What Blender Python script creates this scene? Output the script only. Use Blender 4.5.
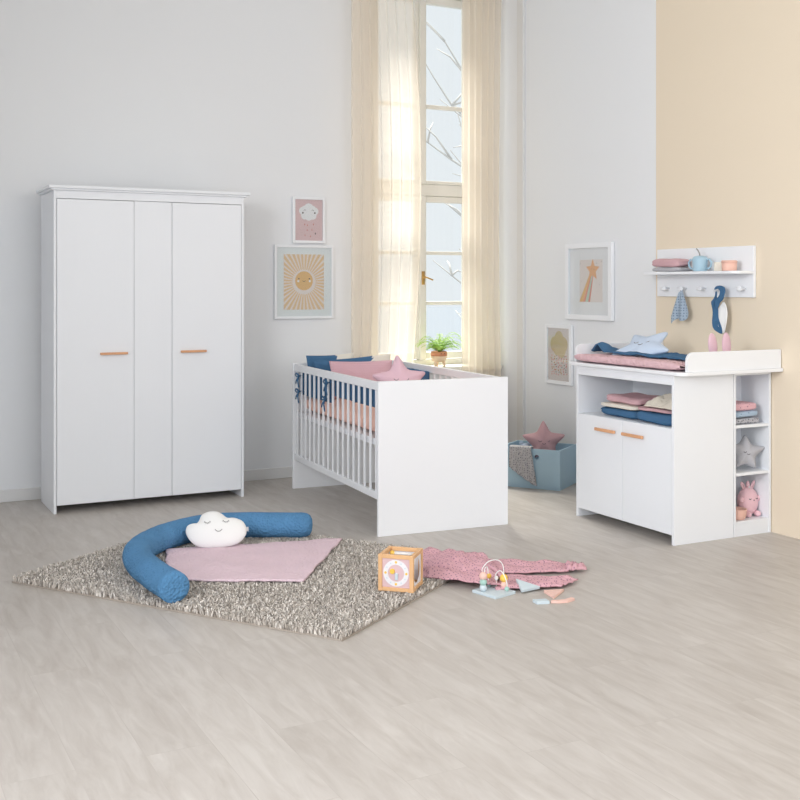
import bpy, math, random
import numpy as np
from mathutils import Vector, Matrix, noise
random.seed(7)
C = bpy.context.scene.collection
PI = math.pi
for o in list(bpy.data.objects): bpy.data.objects.remove(o)

# ---------------------------------------------------------------- camera, world, light, exposure
cd = bpy.data.cameras.new('camera'); cam = bpy.data.objects.new('camera', cd); C.objects.link(cam)
cd.sensor_width = 36; cd.lens = 36*1085/800; cd.shift_y = -0.1425; cd.clip_start = .05; cd.clip_end = 200
cam.location = (0, 0, 1.32); cam.rotation_euler = (PI/2, 0, -math.radians(27.4))
bpy.context.scene.camera = cam
W = bpy.data.worlds.new('sky'); bpy.context.scene.world = W; W.use_nodes = True
bg = W.node_tree.nodes['Background']; bg.inputs[0].default_value = (.92, .96, 1, 1); bg.inputs[1].default_value = .95
vs = bpy.context.scene.view_settings
vs.view_transform = 'Standard'; vs.look = 'None'; vs.gamma = 1; vs.exposure = 0; vs.use_curve_mapping = False

def area(name, loc, target, sx, sy, power, col):
    l = bpy.data.lights.new(name, 'AREA'); l.shape = 'RECTANGLE'; l.size = sx; l.size_y = sy; l.energy = power; l.color = col
    o = bpy.data.objects.new(name, l); C.objects.link(o); o.location = loc
    o.rotation_euler = (Vector(target)-Vector(loc)).to_track_quat('-Z', 'Y').to_euler(); return o
lfill = area('fill_lamp_left', (-1.42, 2.3, 1.95), (4.4, 3.6, 1.0), 2.4, 2.0, 122, (.975, .985, 1))  # added soft fill lamp, brightens surfaces turned left; no window stands here
lfill.data.spread = math.radians(125)
area('fill_lamp_rear', (2.9, -1.2, 2.2), (3.4, 5.4, .9), 2.4, 2.0, 47, (.975, .985, 1))  # second added fill lamp, behind the camera, brightens the fronts
sl = bpy.data.lights.new('sun', 'SUN'); sl.energy = 12; sl.angle = math.radians(20); sl.color = (1, .95, .87)
so = bpy.data.objects.new('sun', sl); C.objects.link(so); so.location = (5, 12, 12)
so.rotation_euler = Vector((-.15, -.5, -.85)).to_track_quat('-Z', 'Y').to_euler()

# ---------------------------------------------------------------- materials
def lin(c): return tuple(((v/255)/12.92 if v/255 <= .04045 else ((v/255+.055)/1.055)**2.4) for v in c)+(1,)
def newmat(name):
    m = bpy.data.materials.new(name); m.use_nodes = True
    nt = m.node_tree; return m, nt, nt.nodes['Principled BSDF']
def plain(name, col, rough=.5, bump=None, spec=.5, var=0, metal=0):
    """bump = (scale, strength, kind)"""
    m, nt, b = newmat(name); N = nt.nodes; L = nt.links
    b.inputs['Base Color'].default_value = lin(col); b.inputs['Roughness'].default_value = rough
    b.inputs['Specular IOR Level'].default_value = spec; b.inputs['Metallic'].default_value = metal
    if bump or var:
        tc = N.new('ShaderNodeTexCoord')
    if var:
        nz = N.new('ShaderNodeTexNoise'); nz.inputs['Scale'].default_value = 9; nz.inputs['Detail'].default_value = 5
        L.new(tc.outputs['Object'], nz.inputs['Vector'])
        mx = N.new('ShaderNodeMix'); mx.data_type = 'RGBA'
        a = lin([max(0, c*(1-var)) for c in col]); c2 = lin([min(255, c*(1+var)) for c in col])
        mx.inputs[6].default_value = a; mx.inputs[7].default_value = c2
        L.new(nz.outputs['Fac'], mx.inputs[0]); L.new(mx.outputs[2], b.inputs['Base Color'])
    if bump:
        sc, st, kind = bump
        if kind == 'voronoi':
            t = N.new('ShaderNodeTexVoronoi'); out = t.outputs['Distance']
        else:
            t = N.new('ShaderNodeTexNoise'); t.inputs['Detail'].default_value = 4; out = t.outputs['Fac']
        t.inputs['Scale'].default_value = sc
        mp = N.new('ShaderNodeMapping'); L.new(tc.outputs['Object'], mp.inputs['Vector']); L.new(mp.outputs[0], t.inputs['Vector'])
        if kind == 'grain': mp.inputs['Scale'].default_value = (1, 1, .06)
        bp = N.new('ShaderNodeBump'); bp.inputs['Strength'].default_value = st; bp.inputs['Distance'].default_value = .007 if kind == 'voronoi' else .004
        L.new(out, bp.inputs['Height']); L.new(bp.outputs[0], b.inputs['Normal'])
    return m
def dotted(name, base, dot, scale, thr, rough=.9, rnd=.6, proj=None):
    m = plain(name, base, rough, None, .2); nt = m.node_tree; N = nt.nodes; L = nt.links; b = N['Principled BSDF']
    tc = N.new('ShaderNodeTexCoord'); v = N.new('ShaderNodeTexVoronoi'); v.inputs['Scale'].default_value = scale
    v.inputs['Randomness'].default_value = rnd
    if proj:
        v.voronoi_dimensions = '2D'; mp = N.new('ShaderNodeMapping'); mp.inputs['Rotation'].default_value = {'xy': (0, 0, 0), 'xz': (-PI/2, 0, 0), 'yz': (0, PI/2, 0)}[proj]
        L.new(tc.outputs['Object'], mp.inputs[0]); L.new(mp.outputs[0], v.inputs['Vector'])
    else: L.new(tc.outputs['Object'], v.inputs['Vector'])
    ls = N.new('ShaderNodeMath'); ls.operation = 'LESS_THAN'; ls.inputs[1].default_value = thr
    L.new(v.outputs['Distance'], ls.inputs[0])
    mx = N.new('ShaderNodeMix'); mx.data_type = 'RGBA'; mx.inputs[6].default_value = lin(base); mx.inputs[7].default_value = lin(dot)
    L.new(ls.outputs[0], mx.inputs[0]); L.new(mx.outputs[2], b.inputs['Base Color'])
    n = N.new('ShaderNodeTexNoise'); n.inputs['Scale'].default_value = 90; L.new(tc.outputs['Object'], n.inputs['Vector'])
    bp = N.new('ShaderNodeBump'); bp.inputs['Strength'].default_value = .5; bp.inputs['Distance'].default_value = .004
    L.new(n.outputs['Fac'], bp.inputs['Height']); L.new(bp.outputs[0], b.inputs['Normal'])
    return m
M = {}
M['lacquer'] = plain('white_lacquer', (240, 243, 248), .42, (60, .06, 'grain'), .4)
M['lacquer_smooth'] = plain('white_lacquer_smooth', (242, 244, 248), .4, None, .4)
M['wall'] = plain('wall_paint', (237, 239, 242), .85, (25, .05, 'noise'), .2)
M['yellow'] = plain('sand_yellow_paint', (236, 222, 201), .85, (25, .05, 'noise'), .2)
M['ceiling'] = plain('ceiling_paint', (242, 242, 240), .9)
M['trimw'] = plain('trim_paint', (226, 226, 226), .5)
M['winframe'] = plain('window_paint', (244, 242, 234), .45)
M['beech'] = plain('beech_wood', (222, 168, 128), .5, (80, .1, 'noise'), .3, .05)
M['pine'] = plain('toy_wood', (232, 186, 138), .5, (80, .1, 'noise'), .3, .04)
M['blue'] = plain('blue_knit', (92, 142, 186), .95, (85, .9, 'voronoi'), .15, .08)
M['blue_smooth'] = plain('blue_muslin', (74, 112, 148), .95, (160, .5, 'noise'), .15, .06)
M['pinkblanket'] = plain('rose_knit', (234, 210, 220), .95, (60, .8, 'voronoi'), .15, .03)
M['rose'] = plain('rose_muslin', (208, 170, 176), .95, (140, .5, 'noise'), .15, .05)
M['rosequilt'] = plain('rose_quilt', (228, 192, 198), .95, (60, .9, 'voronoi'), .15, .03)
M['roseplush'] = plain('rose_plush', (230, 194, 206), .95, (200, .6, 'noise'), .15, .03)
M['bunnypink'] = plain('pink_plush', (242, 202, 210), .95, (200, .6, 'noise'), .15, .03)
M['cream'] = plain('cream_cloth', (240, 234, 222), .95, (120, .6, 'noise'), .15, .03)
M['oat'] = plain('oat_cloth', (224, 216, 202), .95, (120, .6, 'noise'), .15, .04)
M['peach'] = plain('peach_sheet', (240, 196, 182), .9, (60, .2, 'noise'), .2)
M['greyplush'] = plain('grey_plush', (186, 186, 192), .95, (180, .8, 'noise'), .15, .05)
M['skyplush'] = plain('sky_blue_plush', (206, 220, 240), .95, (180, .6, 'noise'), .15, .03)
M['whiteplush'] = plain('white_plush', (246, 246, 245), .95, (220, .4, 'noise'), .15)
M['boxblue'] = plain('pale_blue_paint', (180, 210, 228), .5)
M['toyblue'] = plain('pale_toy_blue', (208, 222, 230), .45)
M['cupblue'] = plain('blue_silicone', (172, 204, 222), .5)
M['apricot'] = plain('apricot_silicone', (240, 194, 178), .5)
M['blockpink'] = plain('pink_toy_paint', (244, 204, 192), .5)
M['yellowtoy'] = plain('yellow_toy_paint', (250, 205, 90), .45)
M['mint'] = plain('mint_toy_paint', (168, 205, 196), .45)
M['dark'] = plain('dark_thread', (92, 84, 90), .9)
M['black'] = plain('black_hole', (40, 48, 58), .8)
M['terracotta'] = plain('terracotta', (214, 146, 110), .7)
M['potcream'] = plain('pot_cream', (238, 210, 178), .7)
M['soil'] = plain('soil', (70, 52, 40), .95)
M['brass'] = plain('brass', (205, 165, 100), .35, None, .5, 0, .6)
M['metal'] = plain('dull_metal', (150, 150, 150), .4, None, .5, 0, .8)
M['paper'] = plain('mat_board', (230, 233, 236), .8)
M['printpink'] = plain('print_pink', (222, 192, 196), .8)
M['printlilac'] = plain('print_lilac', (232, 220, 218), .8)
M['printmauve'] = plain('print_mauve', (220, 207, 204), .8)
M['printwhite'] = plain('print_white', (238, 236, 240), .8)
M['printochre'] = plain('print_ochre', (228, 186, 132), .8)
M['printgold'] = plain('print_gold', (206, 184, 148), .8)
M['printray'] = plain('print_ray', (228, 196, 158), .8)
M['printgrey'] = plain('print_grey', (176, 168, 168), .8)
M['printrose'] = plain('print_rose', (224, 150, 140), .8)
M['printorange'] = plain('print_orange', (232, 178, 138), .8)
M['printmint'] = plain('print_mint', (190, 206, 194), .8)
M['dotrose'] = dotted('rose_dotted_cloth', (218, 172, 182), (164, 122, 140), 58, .18, proj='xy')
M['dotrosepillow'] = dotted('rose_dotted_pillow', (222, 184, 194), (204, 158, 170), 62, .27, rnd=.1, proj='xy')
M['dotgrey'] = dotted('grey_dotted_cloth', (196, 194, 196), (124, 124, 134), 62, .2, rnd=.6, proj='xz')
M['dotgreyfold'] = dotted('grey_dotted_fold', (186, 186, 192), (110, 110, 120), 60, .3)
M['dotrosefold'] = dotted('rose_dotted_fold', (224, 180, 188), (170, 130, 145), 60, .25)
M['dotbluegrey'] = dotted('blue_grey_dotted_cloth', (168, 184, 200), (104, 122, 146), 62, .22, rnd=.3, proj='yz')
M['dotsky'] = dotted('sky_dotted_cloth', (170, 190, 210), (110, 130, 160), 55, .2)
M['dropgold'] = plain('drop_gold', (200, 150, 90), .8)
M['dropred'] = plain('drop_red', (206, 112, 100), .8)
M['dropgrey'] = plain('drop_grey', (150, 146, 140), .8)
M['bark'] = plain('bark', (206, 204, 200), .9)
M['facade'] = plain('pale_facade', (214, 216, 220), .9)
M['roof'] = plain('grey_roof', (122, 130, 140), .9)
M['farglass'] = plain('far_window_glass', (150, 162, 176), .3)
# foliage
m, nt, b = newmat('fern_leaf'); b.inputs['Base Color'].default_value = lin((168, 204, 104)); b.inputs['Roughness'].default_value = .6
tr = nt.nodes.new('ShaderNodeBsdfTranslucent'); tr.inputs[0].default_value = lin((212, 234, 140)); mx = nt.nodes.new('ShaderNodeMixShader'); mx.inputs[0].default_value = .5
nt.links.new(b.outputs[0], mx.inputs[1]); nt.links.new(tr.outputs[0], mx.inputs[2]); nt.links.new(mx.outputs[0], nt.nodes['Material Output'].inputs[0]); M['fern'] = m
# sheer curtain
m, nt, b = newmat('sheer_curtain'); N = nt.nodes; L = nt.links
b.inputs['Base Color'].default_value = lin((246, 236, 224)); b.inputs['Roughness'].default_value = .9
tr = N.new('ShaderNodeBsdfTranslucent'); tr.inputs[0].default_value = lin((255, 248, 238))
tp = N.new('ShaderNodeBsdfTransparent'); tp.inputs[0].default_value = lin((255, 250, 242))
m1 = N.new('ShaderNodeMixShader'); m1.inputs[0].default_value = .6; L.new(b.outputs[0], m1.inputs[1]); L.new(tr.outputs[0], m1.inputs[2])
m2 = N.new('ShaderNodeMixShader'); m2.inputs[0].default_value = .40; L.new(m1.outputs[0], m2.inputs[1]); L.new(tp.outputs[0], m2.inputs[2])
L.new(m2.outputs[0], N['Material Output'].inputs[0]); M['sheer'] = m
# glass
m, nt, b = newmat('thin_glass'); N = nt.nodes; L = nt.links
gl = N.new('ShaderNodeBsdfGlossy'); gl.inputs['Roughness'].default_value = .02; tp = N.new('ShaderNodeBsdfTransparent'); tp.inputs[0].default_value = (.97, .985, .985, 1)
fr = N.new('ShaderNodeLayerWeight'); p5 = N.new('ShaderNodeMath'); p5.operation = 'POWER'; p5.inputs[1].default_value = 5; L.new(fr.outputs['Facing'], p5.inputs[0])
fm_ = N.new('ShaderNodeMath'); fm_.operation = 'MULTIPLY_ADD'; fm_.inputs[1].default_value = .9; fm_.inputs[2].default_value = .035; L.new(p5.outputs[0], fm_.inputs[0]); m2 = N.new('ShaderNodeMixShader')
L.new(fm_.outputs[0], m2.inputs[0]); L.new(tp.outputs[0], m2.inputs[1]); L.new(gl.outputs[0], m2.inputs[2]); L.new(m2.outputs[0], N['Material Output'].inputs[0]); M['glass'] = m
# laminate floor, planks running towards the window wall
m, nt, b = newmat('laminate_floor'); N = nt.nodes; L = nt.links
tc = N.new('ShaderNodeTexCoord'); mp = N.new('ShaderNodeMapping'); mp.inputs['Rotation'].default_value = (0, 0, PI/2)
L.new(tc.outputs['Object'], mp.inputs[0])
br = N.new('ShaderNodeTexBrick'); br.inputs['Scale'].default_value = 1; br.inputs['Brick Width'].default_value = 1.28; br.inputs['Row Height'].default_value = .192
br.inputs['Mortar Size'].default_value = .0012; br.inputs['Mortar Smooth'].default_value = .3; br.offset = .37
br.inputs['Color1'].default_value = (.35, .35, .35, 1); br.inputs['Color2'].default_value = (.65, .65, .65, 1); br.inputs['Mortar'].default_value = (.05, .05, .05, 1)
L.new(mp.outputs[0], br.inputs[0])
mp2 = N.new('ShaderNodeMapping'); mp2.inputs['Scale'].default_value = (13, 2.2, 1); L.new(tc.outputs['Object'], mp2.inputs[0])
add = N.new('ShaderNodeVectorMath'); add.operation = 'ADD'; L.new(mp2.outputs[0], add.inputs[0])
sc = N.new('ShaderNodeVectorMath'); sc.operation = 'SCALE'; sc.inputs['Scale'].default_value = 23; L.new(br.outputs['Color'], sc.inputs[0]); L.new(sc.outputs[0], add.inputs[1])
nz = N.new('ShaderNodeTexNoise'); nz.inputs['Scale'].default_value = 1.6; nz.inputs['Detail'].default_value = 8; nz.inputs['Roughness'].default_value = .62; nz.inputs['Distortion'].default_value = .6
L.new(add.outputs[0], nz.inputs['Vector'])
cr = N.new('ShaderNodeValToRGB'); cr.color_ramp.elements[0].position = .2; cr.color_ramp.elements[0].color = lin((176, 168, 161)); cr.color_ramp.elements[1].position = .8; cr.color_ramp.elements[1].color = lin((207, 202, 197))
L.new(nz.outputs['Fac'], cr.inputs[0])
mx = N.new('ShaderNodeMix'); mx.data_type = 'RGBA'; mx.blend_type = 'SOFT_LIGHT'; mx.inputs[0].default_value = .22
L.new(cr.outputs[0], mx.inputs[6]); L.new(br.outputs['Color'], mx.inputs[7]); L.new(mx.outputs[2], b.inputs['Base Color'])
b.inputs['Roughness'].default_value = .42; b.inputs['Specular IOR Level'].default_value = .35
M['floor'] = m
# shaggy rug yarn
m, nt, b = newmat('rug_yarn'); N = nt.nodes; L = nt.links
ge = N.new('ShaderNodeNewGeometry'); cr = N.new('ShaderNodeValToRGB')
cr.color_ramp.elements[0].color = lin((196, 188, 180)); cr.color_ramp.elements[1].color = lin((246, 241, 235)); e = cr.color_ramp.elements.new(.5); e.color = lin((228, 220, 212))
L.new(ge.outputs['Random Per Island'], cr.inputs[0]); L.new(cr.outputs[0], b.inputs['Base Color']); b.inputs['Roughness'].default_value = .95; b.inputs['Specular IOR Level'].default_value = .1
M['yarn'] = m
M['rugback'] = plain('rug_backing', (170, 160, 150), .95)

# ---------------------------------------------------------------- mesh helpers
class MB:
    def __init__(s, mat): s.v = []; s.f = []; s.mi = []; s.mats = [mat]; s.cur = 0; s.X = Matrix()
    def use(s, mat):
        if mat not in s.mats: s.mats.append(mat)
        s.cur = s.mats.index(mat); return s
    def xf(s, m): s.X = m; return s
    def add(s, vs, fs):
        n = len(s.v); s.v += [tuple(s.X @ Vector(p)) for p in vs]
        for f in fs: s.f.append(tuple(i+n for i in f)); s.mi.append(s.cur)
        return s
    def box(s, x0, x1, y0, y1, z0, z1):
        return s.add([(x0,y0,z0),(x1,y0,z0),(x1,y1,z0),(x0,y1,z0),(x0,y0,z1),(x1,y0,z1),(x1,y1,z1),(x0,y1,z1)],
                     [(0,3,2,1),(4,5,6,7),(0,1,5,4),(1,2,6,5),(2,3,7,6),(3,0,4,7)])
    def prism(s, pts, z0, z1):
        n = len(pts); vs = [(x,y,z0) for x,y in pts]+[(x,y,z1) for x,y in pts]
        fs = [tuple(range(n-1,-1,-1)), tuple(range(n,2*n))]+[(i,(i+1)%n,n+(i+1)%n,n+i) for i in range(n)]
        return s.add(vs, fs)
    def tube(s, pts, r, n=8, closed=False):
        pts = [Vector(p) for p in pts]; k = len(pts); rr = r if isinstance(r, (list, tuple)) else [r]*k
        T = []
        for i in range(k):
            a = pts[(i-1)%k] if closed or i > 0 else pts[i]; b = pts[(i+1)%k] if closed or i < k-1 else pts[i]
            T.append((b-a).normalized())
        nrm = T[0].orthogonal().normalized(); vs = []
        for i in range(k):
            nrm = (nrm - T[i]*nrm.dot(T[i])).normalized(); bn = T[i].cross(nrm)
            for j in range(n):
                a = 2*PI*j/n; vs.append(tuple(pts[i]+(nrm*math.cos(a)+bn*math.sin(a))*rr[i]))
        fs = []
        for i in range(k if closed else k-1):
            for j in range(n):
                a = i*n+j; b2 = i*n+(j+1)%n; c = ((i+1)%k)*n; fs.append((a, b2, c+(j+1)%n, c+j))
        if not closed: fs += [tuple(range(n-1,-1,-1)), tuple(range((k-1)*n, k*n))]
        return s.add(vs, fs)
    def lathe(s, prof, n=32, c=(0,0,0), sy=1):
        vs = []; fs = []
        for r, z in prof:
            for j in range(n): a = 2*PI*j/n; vs.append((c[0]+r*math.cos(a), c[1]+r*math.sin(a)*sy, c[2]+z))
        for i in range(len(prof)-1):
            for j in range(n): fs.append((i*n+j, i*n+(j+1)%n, (i+1)*n+(j+1)%n, (i+1)*n+j))
        fs += [tuple(range(n-1,-1,-1)), tuple(range((len(prof)-1)*n, len(prof)*n))]
        return s.add(vs, fs)
    def ball(s, c, r, n=20, k=12):
        if not isinstance(r, (list, tuple)): r = (r, r, r)
        vs = []; fs = []
        for i in range(k+1):
            t = -PI/2+PI*i/k
            for j in range(n): a = 2*PI*j/n; vs.append((c[0]+r[0]*math.cos(t)*math.cos(a), c[1]+r[1]*math.cos(t)*math.sin(a), c[2]+r[2]*math.sin(t)))
        for i in range(k):
            for j in range(n): fs.append((i*n+j, i*n+(j+1)%n, (i+1)*n+(j+1)%n, (i+1)*n+j))
        return s.add(vs, fs)
    def inflate(s, out, th, rings=8, power=.5, wob=0):
        """puffy shape from a 2D outline (x,y), thickness +-th along z"""
        n = len(out); cx = sum(p[0] for p in out)/n; cy = sum(p[1] for p in out)/n
        for sg in (1, -1):
            vs = []; fs = []
            for i in range(rings+1):
                t = 1-i/rings; t = math.sin(t*PI/2) if i < rings else 0
                h = th*(1-t*t)**power
                for k2, (x, y) in enumerate(out):
                    X = cx+(x-cx)*t; Y = cy+(y-cy)*t
                    w = 1+wob*noise.noise(Vector((X*14, Y*14, 3*sg)))
                    vs.append((X, Y, sg*h*w))
            for i in range(rings):
                for j in range(n):
                    f = (i*n+j, i*n+(j+1)%n, (i+1)*n+(j+1)%n, (i+1)*n+j); fs.append(f if sg > 0 else f[::-1])
            s.add(vs, fs)
        return s
    def slab(s, c, a, b, h, e=.28, amp=.004, seed=0, fr=9, n=56, k=22, rot=0, groove=0, ve=.32):
        """soft rounded slab (folded cloth, cushion): centre, half sizes"""
        vs = []; fs = []
        pw = lambda v, q: math.copysign(abs(v)**q, v)
        for i in range(k+1):
            t = -PI/2+PI*i/k; ct = pw(math.cos(t), ve); st = pw(math.sin(t), .75)
            for j in range(n):
                u = 2*PI*j/n
                gr = 1-groove*math.exp(-(st/.16)**2); p = Vector((a*ct*gr*pw(math.cos(u), e), b*ct*gr*pw(math.sin(u), e), h*st))
                q = noise.noise_vector(Vector((p.x*fr+seed*7.3, p.y*fr+seed, p.z*fr*2)))
                p += q*amp; p = Matrix.Rotation(rot, 3, 'Z') @ p
                vs.append((c[0]+p.x, c[1]+p.y, c[2]+p.z))
        for i in range(k):
            for j in range(n): fs.append((i*n+j, i*n+(j+1)%n, (i+1)*n+(j+1)%n, (i+1)*n+j))
        return s.add(vs, fs)
    def grid(s, fn, nu, nv):
        vs = [fn(i/nu, j/nv) for i in range(nu+1) for j in range(nv+1)]
        fs = [(i*(nv+1)+j, (i+1)*(nv+1)+j, (i+1)*(nv+1)+j+1, i*(nv+1)+j+1) for i in range(nu) for j in range(nv)]
        return s.add(vs, fs)
    def build(s, name, parent=None, smooth=False, bevel=0, solid=0, sub=0, label=None, offset=0):
        me = bpy.data.meshes.new(name); me.from_pydata(s.v, [], s.f)
        for m in s.mats: me.materials.append(m)
        me.polygons.foreach_set('material_index', s.mi)
        if smooth: me.polygons.foreach_set('use_smooth', [True]*len(s.f))
        me.update(); o = bpy.data.objects.new(name, me); C.objects.link(o)
        if parent: o.parent = parent
        if solid: md = o.modifiers.new('thickness', 'SOLIDIFY'); md.thickness = solid; md.offset = offset
        if bevel: md = o.modifiers.new('bevel', 'BEVEL'); md.width = bevel; md.segments = 2; md.limit_method = 'ANGLE'
        if sub: md = o.modifiers.new('sub', 'SUBSURF'); md.levels = sub; md.render_levels = sub
        if label: o['label'] = label
        return o
def thing(name, label, cat, loc=(0,0,0), rz=0, group=None):
    o = bpy.data.objects.new(name, None); C.objects.link(o); o.location = loc; o.rotation_euler = (0,0,rz)
    o.empty_display_size = .05; o['label'] = label; o['category'] = cat
    if group: o['group'] = group
    return o
def tag(o, label, cat, group=None, loc=None):
    o['label'] = label; o['category'] = cat
    if group: o['group'] = group
    if loc: o.location = loc
    return o
def struct(o): o['kind'] = 'structure'; return o
def B(mat, *boxes):
    m = MB(M[mat])
    for b in boxes: m.box(*b)
    return m
def circ(x, y, r, n=24, ry=None): return [(x+r*math.cos(2*PI*i/n), y+(ry or r)*math.sin(2*PI*i/n)) for i in range(n)]
def rrect(x0, x1, y0, y1, r, n=6, corners=(1,1,1,1)):
    out = []
    for (cx, cy, a0, on) in ((x1-r, y1-r, 0, corners[0]), (x0+r, y1-r, 90, corners[1]), (x0+r, y0+r, 180, corners[2]), (x1-r, y0+r, 270, corners[3])):
        if on: out += [(cx+r*math.cos(math.radians(a0+90*i/n)), cy+r*math.sin(math.radians(a0+90*i/n))) for i in range(n+1)]
        else: out.append((cx+(r if a0 in (0,270) else -r), cy+(r if a0 in (0,90) else -r)))
    return out
def star(R, r, rot=90, n=12, soft=.35, lens=None):
    """rounded five-pointed plush outline"""
    pts = []
    key = []
    for i in range(5):
        Rt = R*(lens[i] if lens else 1)
        key.append((Rt, rot+72*i)); key.append((r, rot+72*i+36))
    K = [Vector((q*math.cos(math.radians(a)), q*math.sin(math.radians(a)))) for q, a in key]
    for i in range(10):
        p0, p1, p2 = K[i-1], K[i], K[(i+1)%10]; sf = soft*(1 if i % 2 == 0 else .8)*.5
        a = p1.lerp(p0, sf); b2 = p1.lerp(p2, sf)
        for k in range(n): 
            t = k/(n-1); q = a.lerp(p1, t).lerp(p1.lerp(b2, t), t); pts.append((q.x, q.y))
    return pts
def facing(loc, n, roll=0):
    """matrix: local x right, y up, z towards n (horizontal or tilted normal)"""
    n = Vector(n).normalized(); up = Vector((0,0,1)); x = up.cross(n).normalized(); y = n.cross(x)
    m = Matrix((x, y, n)).transposed().to_4x4(); return Matrix.Translation(loc) @ m @ Matrix.Rotation(roll, 4, 'Z')

# ================================================================ ROOM
WX, WY, CZ = 4.45, 7.0, 3.75
struct(B('floor', (-1.5, WX+.2, -1.0, WY+.0, -.05, 0)).build('floor'))
struct(B('ceiling', (-1.5, WX+.2, 0.6, WY+.3, CZ, CZ+.1)).build('ceiling'))
OX0, OX1, OZ0, OZ1 = 3.40, 4.42, .70, 3.57
struct(B('wall', (-1.5, OX0, WY, WY+.3, 0, CZ), (OX1, WX+.2, WY, WY+.3, 0, CZ), (OX0, OX1, WY, WY+.3, 0, OZ0), (OX0, OX1, WY, WY+.3, OZ1, CZ)).build('wall_back'))
w = B('wall', (WX, WX+.2, 5.178, WY, 0, CZ)); w.use(M['yellow']).box(WX, WX+.2, -1.0, 5.178, 0, CZ); struct(w.build('wall_right'))
struct(B('trimw', (-1.5, 3.30, WY-.014, WY, 0, .075)).build('baseboard_back', bevel=.003))
struct(B('trimw', (WX-.022, WX, 6.60, 6.68, 0, CZ)).build('trim_1', bevel=.004, label='flat white vertical moulding strip'))
struct(B('wall', (-1.7, -1.5, -1.0, WY+.3, 0, CZ)).build('light_block_wall_left'))  # unseen wall, added to cut the sky light coming in from the left
# window
win = bpy.data.objects.new('window_1', None); C.objects.link(win); win.location = (0, 7.16, 0); struct(win)
def wb(name, mat, *bx, **k): return B(mat, *bx).build(name, win, **k)
wb('window_frame', 'winframe', (3.40, 3.47, 0, .08, .72, 3.57), (4.35, 4.42, 0, .08, .72, 3.57), (3.47, 4.35, 0, .08, 2.00, 2.085), (3.47, 4.35, 0, .08, .72, .765), (3.47, 4.35, 0, .08, 3.51, 3.57), bevel=.004)
wb('mullion', 'winframe', (3.872, 3.922, -.018, .05, .765, 2.0), (3.872, 3.922, -.018, .05, 2.085, 3.51), bevel=.006)
for x0, x1 in ((3.475, 3.885), (3.91, 4.345)):
    s = .048
    a, b2 = x0+s*1.3 if x0 < 3.6 else x0+.03, (x1-.045 if x0 < 3.6 else x1-s*1.55)
    sa = wb('window_sash', 'winframe', (x0, a, .01, .055, .77, 1.998), (b2, x1, .01, .055, .77, 1.998), (a, b2, .01, .055, .77, .82), (a, b2, .01, .055, 1.952, 1.998),
       (a, b2, .016, .05, 1.556, 1.582), (a, b2, .016, .05, 1.177, 1.203), bevel=.003)
    g = B('glass', (a, b2, .03, .034, .82, 1.952)).build('pane', sa)
    sb = wb('window_sash', 'winframe', (x0, a, .01, .055, 2.087, 3.505), (b2, x1, .01, .055, 2.087, 3.505), (a, b2, .01, .055, 2.087, 2.115), (a, b2, .01, .055, 3.45, 3.505), (a, b2, .016, .05, 2.66, 2.69), bevel=.003)
    B('glass', (a, b2, .03, .034, 2.115, 3.45)).build('pane', sb)
h = MB(M['brass']); h.box(3.885, 3.909, -.024, -.016, 1.33, 1.43); h.tube([(3.897, -.02, 1.385), (3.897, -.05, 1.385), (3.91, -.056, 1.383), (3.96, -.056, 1.365)], .006); h.ball((3.897,-.045,1.385), .011)
h.build('window_handle', win, smooth=True)
struct(B('winframe', (3.30, 4.445, 6.90, 7.16, .695, .725)).build('trim_2', bevel=.006, label='white window sill board'))

# ================================================================ OUTSIDE
t = thing('bare_tree', 'pale leafless tree with thin branches outside the window', 'tree', (9.6, 14.2, -4))
tb = MB(M['bark'])
tb.tube([(0,0,0), (.1,0,2.5), (-.05,0,4.6), (.1,0,6.4), (.3,0,8.6)], [.2,.17,.13,.1,.04], 10).build('trunk', t, smooth=True)
rnd = random.Random(3)
br_ = MB(M['bark'])
for i in range(26):
    z = rnd.uniform(3.6, 8.2); a = rnd.uniform(0, 2*PI); l = rnd.uniform(1.2, 3.0); p = Vector((0, 0, z)); d = Vector((math.cos(a), math.sin(a)*.6, .75)).normalized()
    pts = [p]
    for k in range(5): d = (d+Vector((rnd.uniform(-.3,.3), rnd.uniform(-.3,.3), rnd.uniform(-.1,.25)))).normalized(); pts.append(pts[-1]+d*l/5)
    br_.tube(pts, [.03,.026,.021,.016,.011,.006], 6)
    for q in range(3):
        s0 = pts[rnd.randint(1, 4)]; e0 = Vector((rnd.uniform(-.6,.6), rnd.uniform(-.4,.4), rnd.uniform(0,.6))); br_.tube([s0, s0+e0*.5+Vector((0,0,.06)), s0+e0], [.02,.014,.005], 5)
br_.build('branches', t, smooth=True)
hb = thing('neighbouring_house', 'pale house with grey roof seen through the lower window panes', 'house', (14.5, 27, -6))
B('facade', (-7, 7, 0, 8, 0, 5.2)).build('house_wall', hb)
rf = MB(M['roof']); rf.add([(-7.4,-.5,5.1),(7.4,-.5,5.1),(7.4,4,6.6),(-7.4,4,6.6),(7.4,8.5,5.1),(-7.4,8.5,5.1)], [(0,1,2,3),(3,2,4,5),(0,3,5),(1,4,2)]); rf.build('roof', hb, solid=.15)
for i in range(5):
    wn = B('facade', (-5.9+i*2.6, -4.7+i*2.6, -.06, .0, 2.5, 4.4)).build('window', hb); B('farglass', (-5.8+i*2.6, -4.8+i*2.6, -.08, -.05, 2.6, 4.3)).build('pane', wn)

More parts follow.
